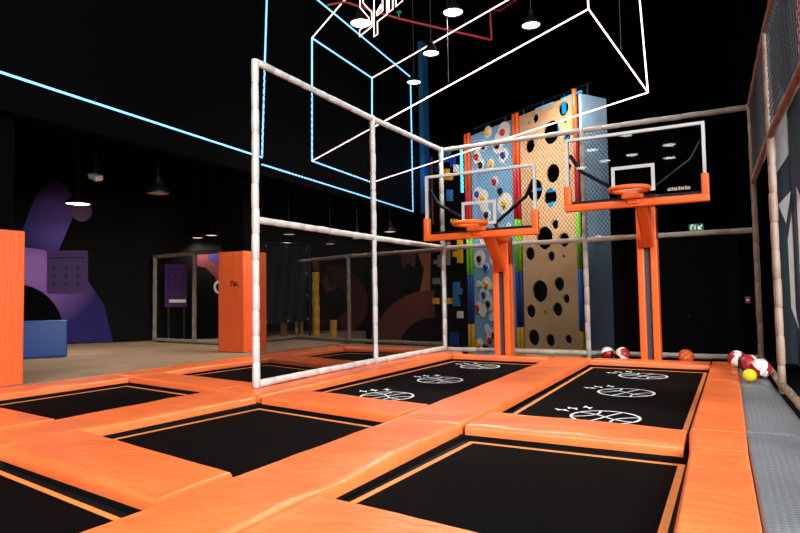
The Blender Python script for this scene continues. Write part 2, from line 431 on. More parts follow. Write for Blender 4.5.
PADS = [
 ([(-.32, 5.53), (.09, 5.55), (.10, 11.02), (-.27, 11.02)], 'long orange edge pad on the right, running back to the balls on the grey walkway'),
 ([(-.29, 4.89), (.085, 4.87), (.09, 5.54), (-.32, 5.51)], 'short orange edge pad between two seams on the right border, beside the grey walkway'),
 ([(-.26, 1.2), (.125, 1.2), (.085, 4.86), (-.285, 4.88)], 'orange edge pad with dimples in the bottom right corner, beside the near grey walkway'),
 ([(-2.12, 10.68), (-.28, 10.52), (-.28, 11.02), (-2.09, 11.02)], 'orange pad behind the three-basketball trampoline, at the foot of the higher hoop'),
 ([(-4.7, 10.82), (-2.84, 10.7), (-2.82, 11.02), (-4.73, 11.02)], 'orange pad at the back by the lower hoop, under the corner of the net fences'),
 ([(-2.76, 4.99), (-2.07, 4.93), (-2.11, 11.02), (-2.81, 11.02)], 'long wide orange pad running to the back between the two basketball-printed trampolines'),
 ([(-2.83, .9), (-2.13, .9), (-2.075, 4.9), (-2.755, 4.97)], 'wide orange pad with a bright rolled edge, left of the foreground trampoline'),
 ([(-2.11, .9), (-.28, .9), (-.28, 2.64), (-2.11, 2.9)], 'orange pad along the bottom edge, in front of the foreground right trampoline'),
 ([(-2.04, 4.93), (-.325, 4.9), (-.335, 5.49), (-2.05, 5.64)], 'orange cross pad between the three-basketball trampoline and the foreground trampoline'),
 ([(-4.74, 5.43), (-2.79, 5.06), (-2.77, 5.75), (-4.74, 6.05)], 'orange cross pad in the middle, right of the near white fence post'),
 ([(-5.0, 2.7), (-2.86, 2.39), (-2.86, 3.0), (-5.02, 3.43)], 'orange cross pad with a dull pinkish front roll, above the bottom left trampoline'),
 ([(-5.66, 5.62), (-4.79, 5.47), (-4.72, 11.42), (-5.65, 11.5)], 'long orange pad under the white net fence and its bottom rail'),
 ([(-5.74, 2.2), (-5.05, 2.2), (-4.82, 5.44), (-5.67, 5.58)], 'orange creased pad left of the centre trampoline with the scuff'),
 ([(-8.0, 2.9), (-5.78, 2.5), (-5.73, 3.64), (-7.95, 3.92)], 'orange pad at the left edge, in front of the trampoline beside the carpet'),
 ([(-7.85, 6.1), (-5.69, 5.73), (-5.67, 6.34), (-7.9, 6.71)], 'orange cross pad left of the near fence post, between the two left trampolines'),
 ([(-7.72, 9.05), (-5.67, 8.41), (-5.67, 9.17), (-7.78, 9.68)], 'dim orange cross pad seen through the net fence, between the two rear trampolines'),
 ([(-8.43, 2.9), (-8.0, 2.95), (-7.86, 6.09), (-8.43, 6.15)], 'orange edge pad between the carpet and the left trampoline, by the nearer pillar'),
 ([(-8.43, 6.17), (-7.91, 6.12), (-7.74, 9.06), (-8.4, 9.2)], 'orange edge pad along the carpet in front of the marked orange pillar'),
 ([(-8.4, 9.22), (-7.76, 9.08), (-7.64, 11.5), (-8.2, 12.0)], 'orange edge pad farthest back along the carpet, behind the net fence'),
 ([(-7.62, 11.52), (-5.68, 11.72), (-5.68, 12.1), (-8.15, 12.05)], 'dim orange pad at the very back, in front of the low rear fence'),
]
for i, (Q, lb) in enumerate(PADS): pad(Q, lb, seed=i+1, zbot=ZP)
for i, (Q, lb) in enumerate([
 ([(.122, 1.2), (.7, 1.2), (.55, 5.6), (.083, 5.6)], 'grey dimpled vinyl walkway section nearest, cut by the bottom right corner'),
 ([(.083, 5.61), (.55, 5.61), (.445, 8.3), (.09, 8.3)], 'grey dimpled vinyl walkway section in front of the yellow ball'),
 ([(.09, 8.31), (.445, 8.31), (.385, 11.02), (.1, 11.02)], 'grey dimpled vinyl walkway section at the far corner, under the red and white balls')]):
    pad(Q, lb, 'grey_dimple', -.006, 40+i, .003, 'grey walkway sections', 'walkway mat', 'walkway_mat')

# ------------------------------------------------------------------ net fences
def net(bm, A, Bp, z0, z1, cell, r):
    """diamond netting between two points, from z0 to z1: two families of slanting strands"""
    A = Vector(A); Bp = Vector(Bp); d = Bp-A; d.z = 0; L = d.length; d.normalize(); h = z1-z0
    n = Vector((-d.y, d.x, 0)); k = 1.35
    for sgn in (1, -1):
        c = -h/k if sgn > 0 else 0
        c = 0 if sgn > 0 else 0
        s = -h/k
        while s < L+h/k:
            # strand through (s, 0) with slope sgn*k
            pts = []
            for t in (0, h):
                x = s + sgn*t/k; pts.append([x, t])
            (xa, ta), (xb, tb) = pts
            def clip(xl, xh):
                nonlocal xa, ta, xb, tb
                if xa == xb: return True
                if max(xa, xb) <= xl or min(xa, xb) >= xh: return False
                def atx(x): return ta+(tb-ta)*(x-xa)/(xb-xa)
                na, nb = min(max(xa, xl), xh), min(max(xb, xl), xh)
                ta2, tb2 = atx(na), atx(nb); xa, xb, ta, tb = na, nb, ta2, tb2
                return True
            if clip(0, L) and abs(xb-xa) > .01:
                p = A+d*xa+Vector((0, 0, z0-A.z+ta)); q = A+d*xb+Vector((0, 0, z0-A.z+tb))
                tube(bm, [p, q], r, 4, False)
            s += cell
    return bm
def fence(name, label, posts, zt, rails, m, R=.048, netz=None, scrimz=None, netmat='net_dark', z0=0., skip_first=False, skip_last=False, cell=.07, nr=.0036):
    t = thing(name, label, 'fence', (posts[0][0], posts[0][1], z0), None)
    for i, p in enumerate(posts):
        if (skip_first and i == 0) or (skip_last and i == len(posts)-1): continue
        top = p[2] if len(p) > 2 else zt
        bm = B(); sleeve(bm, (p[0], p[1], z0), (p[0], p[1], top), R); obj('post', bm, m, t, True)
    for a, b in zip(posts, posts[1:]):
        d = Vector((b[0]-a[0], b[1]-a[1], 0)).normalized()*R*.6
        for z in rails:
            za, zb = (z, z) if not isinstance(z, tuple) else z
            bm = B(); sleeve(bm, (a[0]+d.x, a[1]+d.y, za), (b[0]-d.x, b[1]-d.y, zb), R*.97); obj('rail', bm, m, t, True)
        if netz:
            bm = B(); net(bm, (a[0], a[1], z0), (b[0], b[1], z0), netz[0], netz[1], cell, nr); o = obj('net', bm, netmat, t)
        if scrimz:
            bm = B(); n = Vector((-d.y, d.x, 0)).normalized()*.003
            plate(bm, [(a[0]+d.x, a[1]+d.y, scrimz[0]), (b[0]-d.x, b[1]-d.y, scrimz[0]), (b[0]-d.x, b[1]-d.y, scrimz[1]), (a[0]+d.x, a[1]+d.y, scrimz[1])], n, .001)
            obj('mesh_screen', bm, 'scrim', t)
    return t
fence('net_fence', 'white foam-padded net fence standing across the orange pads left of the centre', [(-5.25, 5.92, 4.2), (-5.25, 8.86, 4.22), (-5.16, 11.5, 4.22)], 4.22,
      [.05, 2.12, 4.17], 'foam_white', netz=(2.17, 4.12), scrimz=(.1, 2.07))
fence('net_fence', 'beige padded net fence behind the two basketball hoops, climbing walls showing through', [(-5.16, 11.6), (-2.3, 11.6), (.44, 11.6)], 4.22,
      [.02, 2.12, 4.18], 'foam_grey', netz=(2.17, 4.12), scrimz=(.08, 2.07), z0=ZL, skip_first=True, skip_last=True)
fence('net_fence', 'brown padded net fence along the right side of the grey walkway', [(.44, 11.5), (.51, 8.25), (.64, 5.0)], 4.22,
      [.03, 2.92, 4.17], 'foam_brown', netz=(2.97, 4.12), scrimz=None, netmat='net_pale', z0=ZL, cell=.11, nr=.0038, R=.043)
# the low fence at the very back and the little one by the purple board
fence('low_fence', 'low dim padded fence at the back, seen through the white net fence', [(-10.7, 11.9), (-10.6, 13.6), (-8.3, 12.75), (-5.5, 12.3)], 2.2,
      [.06, 2.15], 'foam_dim', R=.05, skip_first=True)
fence('low_fence', 'low padded fence frame around the standing purple board, left of the marked pillar', [(-13.85, 11.55), (-12.1, 11.32), (-10.3, 11.1)], 2.38,
      [.06, 2.33], 'foam_dim', R=.055, skip_last=False)

# ------------------------------------------------------------------ basketball hoops
def hoop(x, zr, yb, label, xpost, W=2.0, Hb=1.13, zb=None, logo=False, bx=.08):
    """x, zr: centre and height of the rim; yb: face of the board"""
    t = thing('basketball_hoop', label, 'basketball hoop', (xpost, 11.2, ZL), 'basketball hoops')
    zb = zr-.17; x0, x1 = x-W/2, x+W/2; z1 = zb+Hb; e = .045
    bm = B(); box(bm, (x0+.02, yb+.005, zb+.02), (x1-.02, yb+.015, z1-.02)); obj('backboard_glass', bm, 'board_glass', t)
    bm = B()
    box(bm, (x0, yb-.02, z1-e), (x1, yb+.04, z1), bev=.006); box(bm, (x0, yb-.02, zb+.1), (x0+e, yb+.04, z1-e)); box(bm, (x1-e, yb-.02, zb+.1), (x1, yb+.04, z1-e))
    obj('backboard_frame', bm, 'frame_white', t)
    bm = B(); w = .62; a0, a1, c0, c1 = x-w/2, x+w/2, zr+.02, zr+.43
    for lo, hi in (((a0, c1-.05), (a1, c1)), ((a0, c0), (a1, c0+.05)), ((a0, c0+.05), (a0+.05, c1-.05)), ((a1-.05, c0+.05), (a1, c1-.05))):
        box(bm, (lo[0], yb-.004, lo[1]), (hi[0], yb+.004, hi[1]))
    obj('target_square', bm, 'frame_white', t)
    bm = B(); r = .05
    box(bm, (x0-.03, yb-.06, zb-.04), (x1+.03, yb+.06, zb+.075), bev=.025)
    obj('bottom_padding', bm, 'orange_hoop', t, True)
    for xx in (x0-.03, x1-.075):
        bm = B(); box(bm, (xx, yb-.06, zb+.06), (xx+.105, yb+.06, zb+.37), bev=.025); obj('corner_padding', bm, 'orange_hoop', t, True)
    bm = B(); box(bm, (x0+.08, yb+.03, zb+.075), (x1-.08, yb+.09, zb+.125)); obj('lower_bar', bm, 'black_pad', t)
    for s in (1, -1):
        bm = B(); tube(bm, [(x+s*(W/2-.06), yb+.06, zb+Hb*.78), (x+s*(W/2-.2), yb+.1, zb+Hb*.55), (x+s*.18, yb+.3, zb+.22), (xpost+s*.06, 11.05, zb+.1)], .014 if s > 0 and logo else .03, 10)
        obj('support_strut', bm, 'black_pad', t, True)
    # rim with its padded sleeve and bracket
    rc = Vector((x, yb-.42, zr)); bm = B(); n = 36
    ring = [rc+Vector((.265*math.cos(2*math.pi*i/n), .265*math.sin(2*math.pi*i/n), 0)) for i in range(n+1)]
    tube(bm, ring, .034, 12, False); bmesh.ops.remove_doubles(bm, verts=bm.verts, dist=.0005); rim = obj('rim', bm, 'orange_hoop', t, True)
    bm = B(); box(bm, (x-.15, yb-.2, zr-.1), (x+.15, yb-.05, zr+.02), bev=.03); box(bm, (x-.09, yb-.1, zr-.17), (x+.09, yb-.04, zr+.03), bev=.02)
    obj('rim_bracket', bm, 'orange_hoop', t, True)
    # post: two padded orange sides with a dark band between them
    zt = zb+.1; px0, px1 = xpost-.16, xpost+.16
    bm = B(); box(bm, (px0+.02, 11.13, ZL), (px1-.02, 11.34, zt)); obj('post_core', bm, 'post_slate', t)
    for a0, a1 in ((px0, px0+.11), (px1-.11, px1)):
        bm = B(); box(bm, (a0, 11.07, ZL), (a1, 11.24, zt), bev=.02); obj('post_padding', bm, 'orange_hoop', t, True)
    for a0, a1 in ((px0, px0+.11), (px1-.11, px1)):
        bm = B(); box(bm, (a0, 11.25, ZL), (a1, 11.36, zt), bev=.02); obj('post_padding', bm, 'orange_hoop', t, True)
    bm = B(); box(bm, (px0+.02, 11.06, zt-.55), (px1, 11.37, zt+.02), bev=.03); obj('post_head', bm, 'orange_hoop', t, True)
    # arm and slanting brace
    bm = B(); box(bm, (min(x, xpost)-.02, yb+.06, zb-.02), (max(x, xpost)+.1, 11.1, zb+.12), bev=.02); obj('arm', bm, 'orange_hoop', t, True)
    bm = B(); a = Vector((max(x, xpost)+bx, yb+.12, zb-.0)); b = Vector((xpost+.03, 11.03, zb-.52)); d = (b-a); L = d.length; d.normalize()
    ex = Vector((1, 0, 0)); ex = (ex-d*ex.dot(d)).normalized(); ez = d.cross(ex)
    box(bm, (-.085, -.07, -.06), (.085, .07, L), basis(a, ex, ez, d) if False else basis(a, ex, d.cross(ex), d), bev=.025)
    obj('brace', bm, 'orange_hoop', t, True)
    if logo:
        bm = B(); xx = x1-.52; zz = zb+.16
        for i, w in enumerate((.05, .03, .06, .04, .05, .03, .05)):
            box(bm, (xx, yb-.003, zz), (xx+w*.8, yb+.003, zz+(.05 if i % 2 else .04))); xx += w
        obj('maker_mark', bm, 'foam_grey', t)
    return t
hoop(-1.2, 2.62, 9.75, 'higher orange basketball hoop on the right, glass board before the black wall', -1.18, logo=True)
hoop(-3.69, 2.3, 9.75, 'lower orange basketball hoop on the left, glass board before the climbing walls', -3.78, bx=.12)

# ------------------------------------------------------------------ balls
def ball(px, py, d, r, kind, label, zrest):
    c = at_d(px, py, d); c.z = zrest+r; n1 = 28; n2 = 16; bm = B()
    t = None
    rot = Matrix.Rotation(random.uniform(0, 6), 3, 'Z') @ Matrix.Rotation(random.uniform(.4, 1.1), 3, 'X') @ Matrix.Rotation(random.uniform(0, 3), 3, 'Y')
    bmesh.ops.create_uvsphere(bm, u_segments=32, v_segments=16, radius=r)
    ms = {'panel': ['ball_red', 'ball_white', 'ball_black'], 'orange': ['ball_orange', 'ball_black'], 'yellow': ['ball_yellow']}[kind]
    if kind == 'panel':
        for f in bm.faces:
            g = f.calc_center_median(); a = math.atan2(g.y, g.x) % (2*math.pi); k = int(a/(math.pi/4)) % 8
            f.material_index = (0, 0, 1, 1, 0, 0, 1, 2)[k]
            if abs(g.z) > r*.93: f.material_index = 1
    for v in bm.verts: v.co = rot @ v.co + c
    o = obj('ball', bm, ms, None, True); o.name = 'basketball' if kind != 'yellow' else 'play_ball'
    tag(o, label, 'ball', 'balls by the fence' if kind == 'panel' else None)
    if kind != 'yellow':
        bm = B(); ax = [rot @ Vector(v) for v in ((1, 0, 0), (0, 1, 0), (0, 0, 1))]
        def circ(u, v, off, w, rr):
            pts = [c+off*w+(u*math.cos(i*math.pi/16)+v*math.sin(i*math.pi/16))*rr for i in range(33)]
            tube(bm, pts, r*.028, 6, False)
        circ(ax[0], ax[1], 0, ax[2], r*.992); circ(ax[0], ax[2], 0, ax[1], r*.992); 
        for s in (1, -1): circ(ax[0], ax[2], s*r*.55, ax[1], r*.83)
        obj('seam', bm, 'ball_black', o)
    return o
ball(737, 357, 8.85, .125, 'panel', 'red and white basketball on the walkway, farthest left of the three together', .004)
ball(748.5, 361, 8.3, .122, 'panel', 'red and white basketball between two alike, right behind the yellow ball', .004)
ball(760.5, 366.5, 7.75, .122, 'panel', 'red, white and black basketball nearest the right fence, beside the yellow ball', .004)
ball(749.5, 371.5, 7.45, .078, 'yellow', 'small plain yellow ball in front of the red and white basketballs', .004)
ball(686, 355, 10.05, .122, 'orange', 'plain orange basketball behind the orange pad, by the bottom fence rail', ZL)
ball(607.5, 351.5, 10.9, .115, 'panel', 'red and white ball beside the middle fence post, left of a similar one', ZL)
ball(622.5, 354, 10.62, .122, 'panel', 'red and white basketball just left of the higher hoop post', ZL)

# ------------------------------------------------------------------ orange padded pillars
def pillar(x0, x1, y0, y1, zt, label):
    t = thing('padded_pillar', label, 'pillar', ((x0+x1)/2, (y0+y1)/2, 0), 'orange padded pillars')
    bm = B(); box(bm, (x0, y0, 0), (x1, y1, zt), bev=.025); obj('padding', bm, 'orange_pillar', t, True)
    bm = B(); box(bm, (x0+.05, y0+.05, zt), (min(x1-.05, XB-.26), y1-.05, 5.2)); obj('shaft', bm, 'black_wall', t)
    bm = B()
    box(bm, (x1-.002, y0+.1, 0), (x1+.004, y0+.108, zt-.03)); obj('seam', bm, 'orange_hoop', t)
    return t
pillar(-9.2, -8.5, 4.1, 4.93, 2.1, 'plain orange padded pillar cut off by the left edge of the picture')
p2 = pillar(-9.66, -8.93, 9.7, 10.42, 2.14, 'orange padded pillar with a small black mark, behind the near white fence post')
# small black three-stroke mark on its front
bm = B()
def mk(x, y): 
    p = at_ax(x, y, 1, 9.696); return p
nrm = Vector((0, -1, 0))
for pl_ in ([(231.2, 281.5), (231.2, 286.6)], [(230.6, 281.4), (233.4, 281.4)], [(233.2, 281.8), (234.8, 283.6), (233, 286.4)], [(234.4, 286.8), (236.4, 281.4), (238.4, 287)], [(235, 285), (238, 285)], [(232.6, 283.8), (235, 283.8)]):
    pts = [mk(*p) for p in pl_]; strip(bm, pts, .022, nrm)
obj('black_mark', bm, 'gloss_black', p2)

# ------------------------------------------------------------------ blue soft cubes on the carpet
p1 = at_ax(67, 356.5, 2, 0); ey = ray(69, 300); ey.z = 0; ey.normalize(); ex = Vector((ey.y, -ey.x, 0)); wd = 43*(p1-CAM).dot(FW)/F; p0 = p1-ex*wd
bm = B(); box(bm, (0, 0, 0), (wd, .7, .74), basis(p0, ex, ey, Vector((0, 0, 1))), bev=.03); tag(obj('foam_block', bm, 'blue_cube', None, True), 'dark blue soft play block on the carpet in front of the purple mural', 'foam block')
bm = B(); a = at_ax(22, 352, 2, 0); box(bm, (a.x-.9, a.y-.6, 0), (a.x+.18, a.y-.15, .2), bev=.03); tag(obj('foam_block', bm, 'blue_cube', None, True), 'low blue soft play block peeking out beside the nearer orange pillar', 'foam block')

# ------------------------------------------------------------------ left mural wall
MP = Vector((-15.0, 11.0, 0)); MD = Vector((1.3, 1.5, 0)).normalized(); MN = Vector((MD.y, -MD.x, 0))
bm = B(); M4 = basis(MP, MD, -MN, Vector((0, 0, 1)))
box(bm, (-7, 0, 0), (3.6, .2, 5.2), M4); mw = struct('wall_mural', bm, 'mural_black'); mw.name = 'wall_left_mural'
def mpt(px, py, off=.0): return at_pl(px, py, MP+MN*off, MN)
def mplate(name, pts, m, off, parent=mw): 
    bm = B(); plate(bm, [mpt(x, y, off) for x, y in pts], MN, .003); return obj(name, bm, m, parent)
def airbrush(name, P, c0, c1, r0, r1):
    """the mural's own airbrushed blend: one paint colour round a point running into another"""
    mt = mat(name, c0, .85); nt = mt.node_tree; b = nt.nodes['Principled BSDF']
    g = nt.nodes.new('ShaderNodeTexCoord'); d = nt.nodes.new('ShaderNodeVectorMath'); d.operation = 'DISTANCE'; d.inputs[1].default_value = P
    n = nt.nodes.new('ShaderNodeTexNoise'); n.inputs['Scale'].default_value = .8
    mr = nt.nodes.new('ShaderNodeMapRange'); mr.inputs[1].default_value = r0; mr.inputs[2].default_value = r1
    rp = nt.nodes.new('ShaderNodeValToRGB'); rp.color_ramp.elements[0].color = lin(c0); rp.color_ramp.elements[1].color = lin(c1)
    nt.links.new(g.outputs['Object'], d.inputs[0]); nt.links.new(d.outputs['Value'], mr.inputs[0]); nt.links.new(mr.outputs[0], rp.inputs[0])
    nt.links.new(rp.outputs[0], b.inputs['Base Color'])
airbrush('mural_lower', mpt(34, 268), (164, 112, 188), (30, 16, 92), .3, 1.7)
airbrush('mural_upper', mpt(68, 222), (118, 92, 186), (16, 17, 70), .15, 1.25)
mplate('wall_shape', [(8, 343.5), (8, 240), (22, 246), (44, 249), (57, 255), (88, 281), (104, 305), (113, 342)], 'mural_lower', .002)
mplate('wall_shape', [(8, 241), (22, 231), (33, 203), (40, 190), (52, 180), (68, 186), (76, 210), (56.5, 255.5), (44, 250), (22, 247)], 'mural_upper', .004)
mplate('wall_shape', [(15+48*math.cos(a), 330-46*math.sin(a)) for a in [math.pi*i/16 for i in range(-4, 20)]], 'black_paint', .011)
mplate('wall_shape', [(82+10*math.cos(a), 212+9.5*math.sin(a)) for a in [math.pi*i/12 for i in range(24)]], 'planet', .011)
pb = mplate('notice_board', [(47, 252), (48, 250.5), (87, 250.5), (88, 252), (88, 292), (87, 293.5), (48, 293.5), (47, 292)], 'board_purple', .03, None)
tag(pb, 'flat purple board with dark marks fixed on the mural wall, left background', 'board')
bm = B()
for r in range(3):
    for c in range(3):
        x, y = 54+c*12, 267.5+r*8; plate(bm, [mpt(x+a*1.3, y+b*(1.6 if (r+c) % 2 else 2.2), .034) for a, b in ((-1, -1), (1, -1), (1, 1), (-1, 1))], MN, .002)
plate(bm, [mpt(x, y, .034) for x, y in ((50, 257), (84, 257), (84, 258.4), (50, 258.4))], MN, .002)
obj('board_print', bm, 'board_dark', pb)
# the standing purple board inside the little fence
bd = thing('standing_board', 'purple board on a dark stand with a white strip, inside the small fence frame', 'board', (-12.9, 11.75, 0))
BP = Vector((-12.9, 11.7, 0)); BN = Vector((.45, -.89, 0))
def bpt(px, py, o=0.): return at_pl(px, py, BP+BN*o, BN)
def bplate(name, pts, m, o, parent): bm = B(); plate(bm, [bpt(x, y, o) for x, y in pts], BN, .02); return obj(name, bm, m, parent)
pn = bplate('panel', [(165, 264.5), (187, 264.5), (187, 307), (165, 307)], 'board_purple', 0, bd)
bm = B()
for r in range(3):
    for c in range(3):
        x, y = 169.5+c*6.3, 276+r*10.5; plate(bm, [bpt(x+a*.9, y+b*2, .022) for a, b in ((-1, -1), (1, -1), (1, 1), (-1, 1))], BN, .002)
plate(bm, [bpt(x, y, .022) for x, y in ((167, 269.4), (185, 269.4), (185, 270.4), (167, 270.4))], BN, .002)
obj('board_print', bm, 'board_dark', pn)
bplate('label_strip', [(169.5, 299.5), (186, 299.5), (186, 302.5), (169.5, 302.5)], 'gloss_white', .025, bd)
for x in (168.5, 184):
    bm = B(); f = bpt(x, 306); tube(bm, [f, (f.x, f.y, .02)], .03, 8); box(bm, (f.x-.3, f.y-.07, 0), (f.x+.3, f.y+.07, .05)); obj('stand_leg', bm, 'black_pad', bd)
# coral mural behind it
def rpl(pts, m, o): mplate('wall_shape', pts, m, o)
rpl([(197, 254), (222, 254), (222, 290), (214, 276), (206, 268), (197, 266)], 'mural_coral', .003)
rpl([(207, 252), (222, 252), (222, 268), (214, 262), (209, 259)], 'mural_navy', .008)
rpl([(219.5+6*math.cos(a), 287+7*math.sin(a)) for a in [math.pi*i/10 for i in range(20)]], 'plate_white', .008)
rpl([(219.5+3.6*math.cos(a), 287+4.4*math.sin(a)) for a in [math.pi*i/10 for i in range(20)]], 'black_paint', .013)
# swirling rust mural on the back wall
wb = bpy.data.objects['wall_back']
YM = 17.55
def bmur(pts, m, o=0.): bm = B(); plate(bm, [at_ax(x, y, 1, YM-o) for x, y in pts], (0, -1, 0), .003); obj('wall_shape', bm, m, wb)
def arc(cx, cyp, r0, r1, a0, a1, ys=1., n=18):
    A = [a0+(a1-a0)*i/n for i in range(n+1)]; A = [math.radians(a) for a in A]
    return [(cx+r1*math.cos(a), cyp-r1*ys*math.sin(a)) for a in A]+[(cx+r0*math.cos(a), cyp-r0*ys*math.sin(a)) for a in A[::-1]]
bmur(arc(332, 302, 16, 36, -70, 100), 'mural_rust')
bmur(arc(432, 352, 34, 62, 62, 172), 'mural_rust')
bmur([(417, 252), (431, 250), (430, 290), (420, 292), (424, 270)], 'mural_tan')
bmur([(322, 281), (328, 272), (331, 280), (337, 286), (334, 291), (326, 292)], 'mural_tan')
bmur([(400, 254), (416, 252), (415, 268), (408, 262), (403, 270)], 'mural_rust')
bmur([(310, 322), (330, 318), (322, 328), (310, 330)], 'mural_rust', .006)
bmur([(312, 256), (318, 260), (320, 275), (313, 268)], 'mural_tan')
# yellow padded poles behind the low rear fence
for px, yt, yb, d, lb in ((315.5, 272, 342, 16.6, 'tall yellow padded pole behind the low rear fence'), (333.5, 320, 341, 16.3, 'short yellow padded post right of the tall yellow pole'),
                      (284, 320, 341, 17.0, 'short yellow padded post under the dark curtain'), (301.5, 318, 341, 17.2, 'thin yellow padded post between the curtain and the tall yellow pole')):
    a = at_d(px, yt, d); bm = B(); sleeve(bm, (a.x, a.y, 0), (a.x, a.y, a.z), .1 if px != 301.5 else .05); tag(obj('padded_pole', bm, 'pole_yellow', None, True), lb, 'pole', 'yellow padded poles')
# dark curtain with eyelets
tp = thing('tarp_curtain', 'dark hanging curtain with pale eyelets behind the near white fence post', 'curtain', tuple(at_ax(286, 322, 0, -10.45)))
P4 = [at_ax(x, y, 0, -10.45) for x, y in ((265, 245), (307.5, 246), (308, 321), (265, 324))]
bm = B(); V = {}; n1, n2 = 24, 10
for i in range(n1+1):
    for j in range(n2+1):
        p = P4[0].lerp(P4[1], i/n1).lerp(P4[3].lerp(P4[2], i/n1), j/n2); p.x += .05*math.sin(i*1.1+.4*j)*(.4+.6*j/n2); V[i, j] = bm.verts.new(p)
for i in range(n1):
    for j in range(n2): bm.faces.new((V[i, j], V[i+1, j], V[i+1, j+1], V[i, j+1]))
bmesh.ops.solidify(bm, geom=bm.faces[:], thickness=.01); obj('cloth', bm, 'tarp', tp, True)
for x, y in ((266, 246), (286.5, 247), (306.5, 248.5), (265.8, 272.5), (306.5, 273.5), (265.8, 297), (307, 295.5), (266.5, 322), (288, 320.5), (307.5, 319)):
    p = at_ax(x, y, 0, -10.36); bm = B(); disc(bm, p, Vector((0, 1, 0)), Vector((0, 0, 1)), .028, .028, (1, 0, 0), .012, 12); obj('eyelet', bm, 'foam_grey', tp)
bm = B(); tube(bm, [P4[0]+Vector((0, -.1, .05)), P4[1]+Vector((0, .1, .05))], .03, 10); obj('rail', bm, 'black_pad', tp)
for p in (P4[0]+Vector((0, -.08, 0)), P4[1]+Vector((0, .08, 0))):
    bm = B(); tube(bm, [(p.x, p.y, 0), (p.x, p.y, p.z+.06)], .03, 10); obj('upright', bm, 'black_pad', tp)

# ------------------------------------------------------------------ climbing walls
CR = at_d(582.8, 260, 13.0); CR.z = 0; CD = Vector((-3.39, 2.16, 0)).normalized(); CN = Vector((-CD.y, CD.x, 0))
if CN.dot(CAM-CR) < 0: CN = -CN
UZ = Vector((0, 0, 1)); ZB = -.6; ZT = 5.46
def wp(px, py, o=0.): return at_pl(px, py, CR+CN*o, CN)
def sz(px, py):
    p = wp(px, py); return (p-CR).dot(CD), p.z
def cpt(s, z, o=0.): return CR+CD*s+CN*o+Vector((0, 0, z))
s_r, s_w0, s_w1, s_b0, s_b1, s_l = [sz(x, 260)[0] for x in (582.8, 579.3, 523.5, 516.5, 474, 468)]
CM = basis(CR, CD, CN, UZ)
tw = thing('climbing_wall', 'tan wooden climbing wall cut with round black holes, behind the back fence', 'climbing wall', tuple(CR+CD*1+Vector((0, 0, ZB))), 'tall climbing walls')
tb = thing('climbing_wall', 'light blue climbing wall with white blobs and coloured grips, left of the wooden one', 'climbing wall', tuple(CR+CD*3+Vector((0, 0, ZB))), 'tall climbing walls')
# wood slab with real holes: a filled 2-D curve turned into a mesh
HOLES = [(563.9, 109, 7.1), (536, 118.5, 4.4), (529, 123, 1.5), (565.8, 122, 1.7), (551.7, 132.4, 11.5), (530.6, 146, 6.8), (567.5, 139.5, 4.8), (553.4, 173.4, 9.3),
         (569.6, 167, 3.4), (568.5, 178, 1.5), (535.3, 190.3, 11), (551, 197.6, 9.1), (568, 193.4, 4.5), (536, 206, 1.7), (555.6, 224.5, 4.7), (545, 238, 11.5), (564.6, 239.9, 7.1),
         (530.7, 253.8, 6.6), (551.8, 256.2, 4.9), (564, 256.4, 1.9), (540.5, 291.2, 11), (559.7, 283.9, 7), (566.8, 298.7, 4.7), (558, 309.3, 7), (531.5, 311, 6.6),
         (545.8, 312.3, 1.8), (534.3, 337.5, 8.2), (550.8, 340.3, 6.3), (569, 339.4, 4.7)]
cu = bpy.data.curves.new('slab', 'CURVE'); cu.dimensions = '2D'; cu.fill_mode = 'BOTH'; cu.extrude = .02
def spl(pts):
    s = cu.splines.new('POLY'); s.points.add(len(pts)-1); s.use_cyclic_u = True
    for p, q in zip(s.points, pts): p.co = (q[0], q[1], 0, 1)
spl([(s_w0, ZB), (s_w1, ZB), (s_w1, ZT+.0), (s_w0, ZT)])
for px, py, r in HOLES:
    s, z = sz(px, py); z2 = sz(px, py-r)[1]; rr = z2-z
    rx = min(rr, s-s_w0-.03, s_w1-s-.03)
    spl([(s+rx*math.cos(math.pi*i/16), z+rr*math.sin(math.pi*i/16)) for i in range(32)])
co = bpy.data.objects.new('slab', cu); COL.objects.link(co); bpy.context.view_layer.update()
me = bpy.data.meshes.new_from_object(co.evaluated_get(bpy.context.evaluated_depsgraph_get())); bpy.data.objects.remove(co); bpy.data.curves.remove(cu)
bm = B(); bm.from_mesh(me); bpy.data.meshes.remove(me)
for v in bm.verts: v.co = cpt(v.co.x, v.co.y, v.co.z)
obj('wood_panel', bm, 'wood', tw)
bm = B(); box(bm, (s_w0-.02, -.55, ZB), (s_w1+.02, -.5, ZT-.05), CM); obj('back_board', bm, 'black_wall', tw)
for px, py, ww, hh in ((564.5, 108, .11, .26), (553, 190.5, .3, .05), (552, 204, .3, .07), (537, 190, .3, .06), (559.5, 130, .05, .3), (568.5, 140, .07, .14)):
    p = wp(px, py, -.3); bm = B(); box(bm, (-ww/2, 0, -hh/2), (ww/2, .03, hh/2), basis(p, CD, CN, UZ)); obj('glow_strip', bm, 'glow_cyan', tw)
# blue padded side running back from the right-hand edge
send = None
w = ray(611, 300); # meet of the sight line with the side plane
dlt = CR-CAM; nS = CD
tS = (CR-CAM).dot(nS)/w.dot(nS); LS = -((CAM+w*tS)-CR).dot(CN)
bm = B(); box(bm, (-.06, -LS, ZB), (0.02, -.03, ZT-.02), CM, bev=.01); sp_ = obj('side_panel', bm, 'side_blue', tw, True)
sb = thing
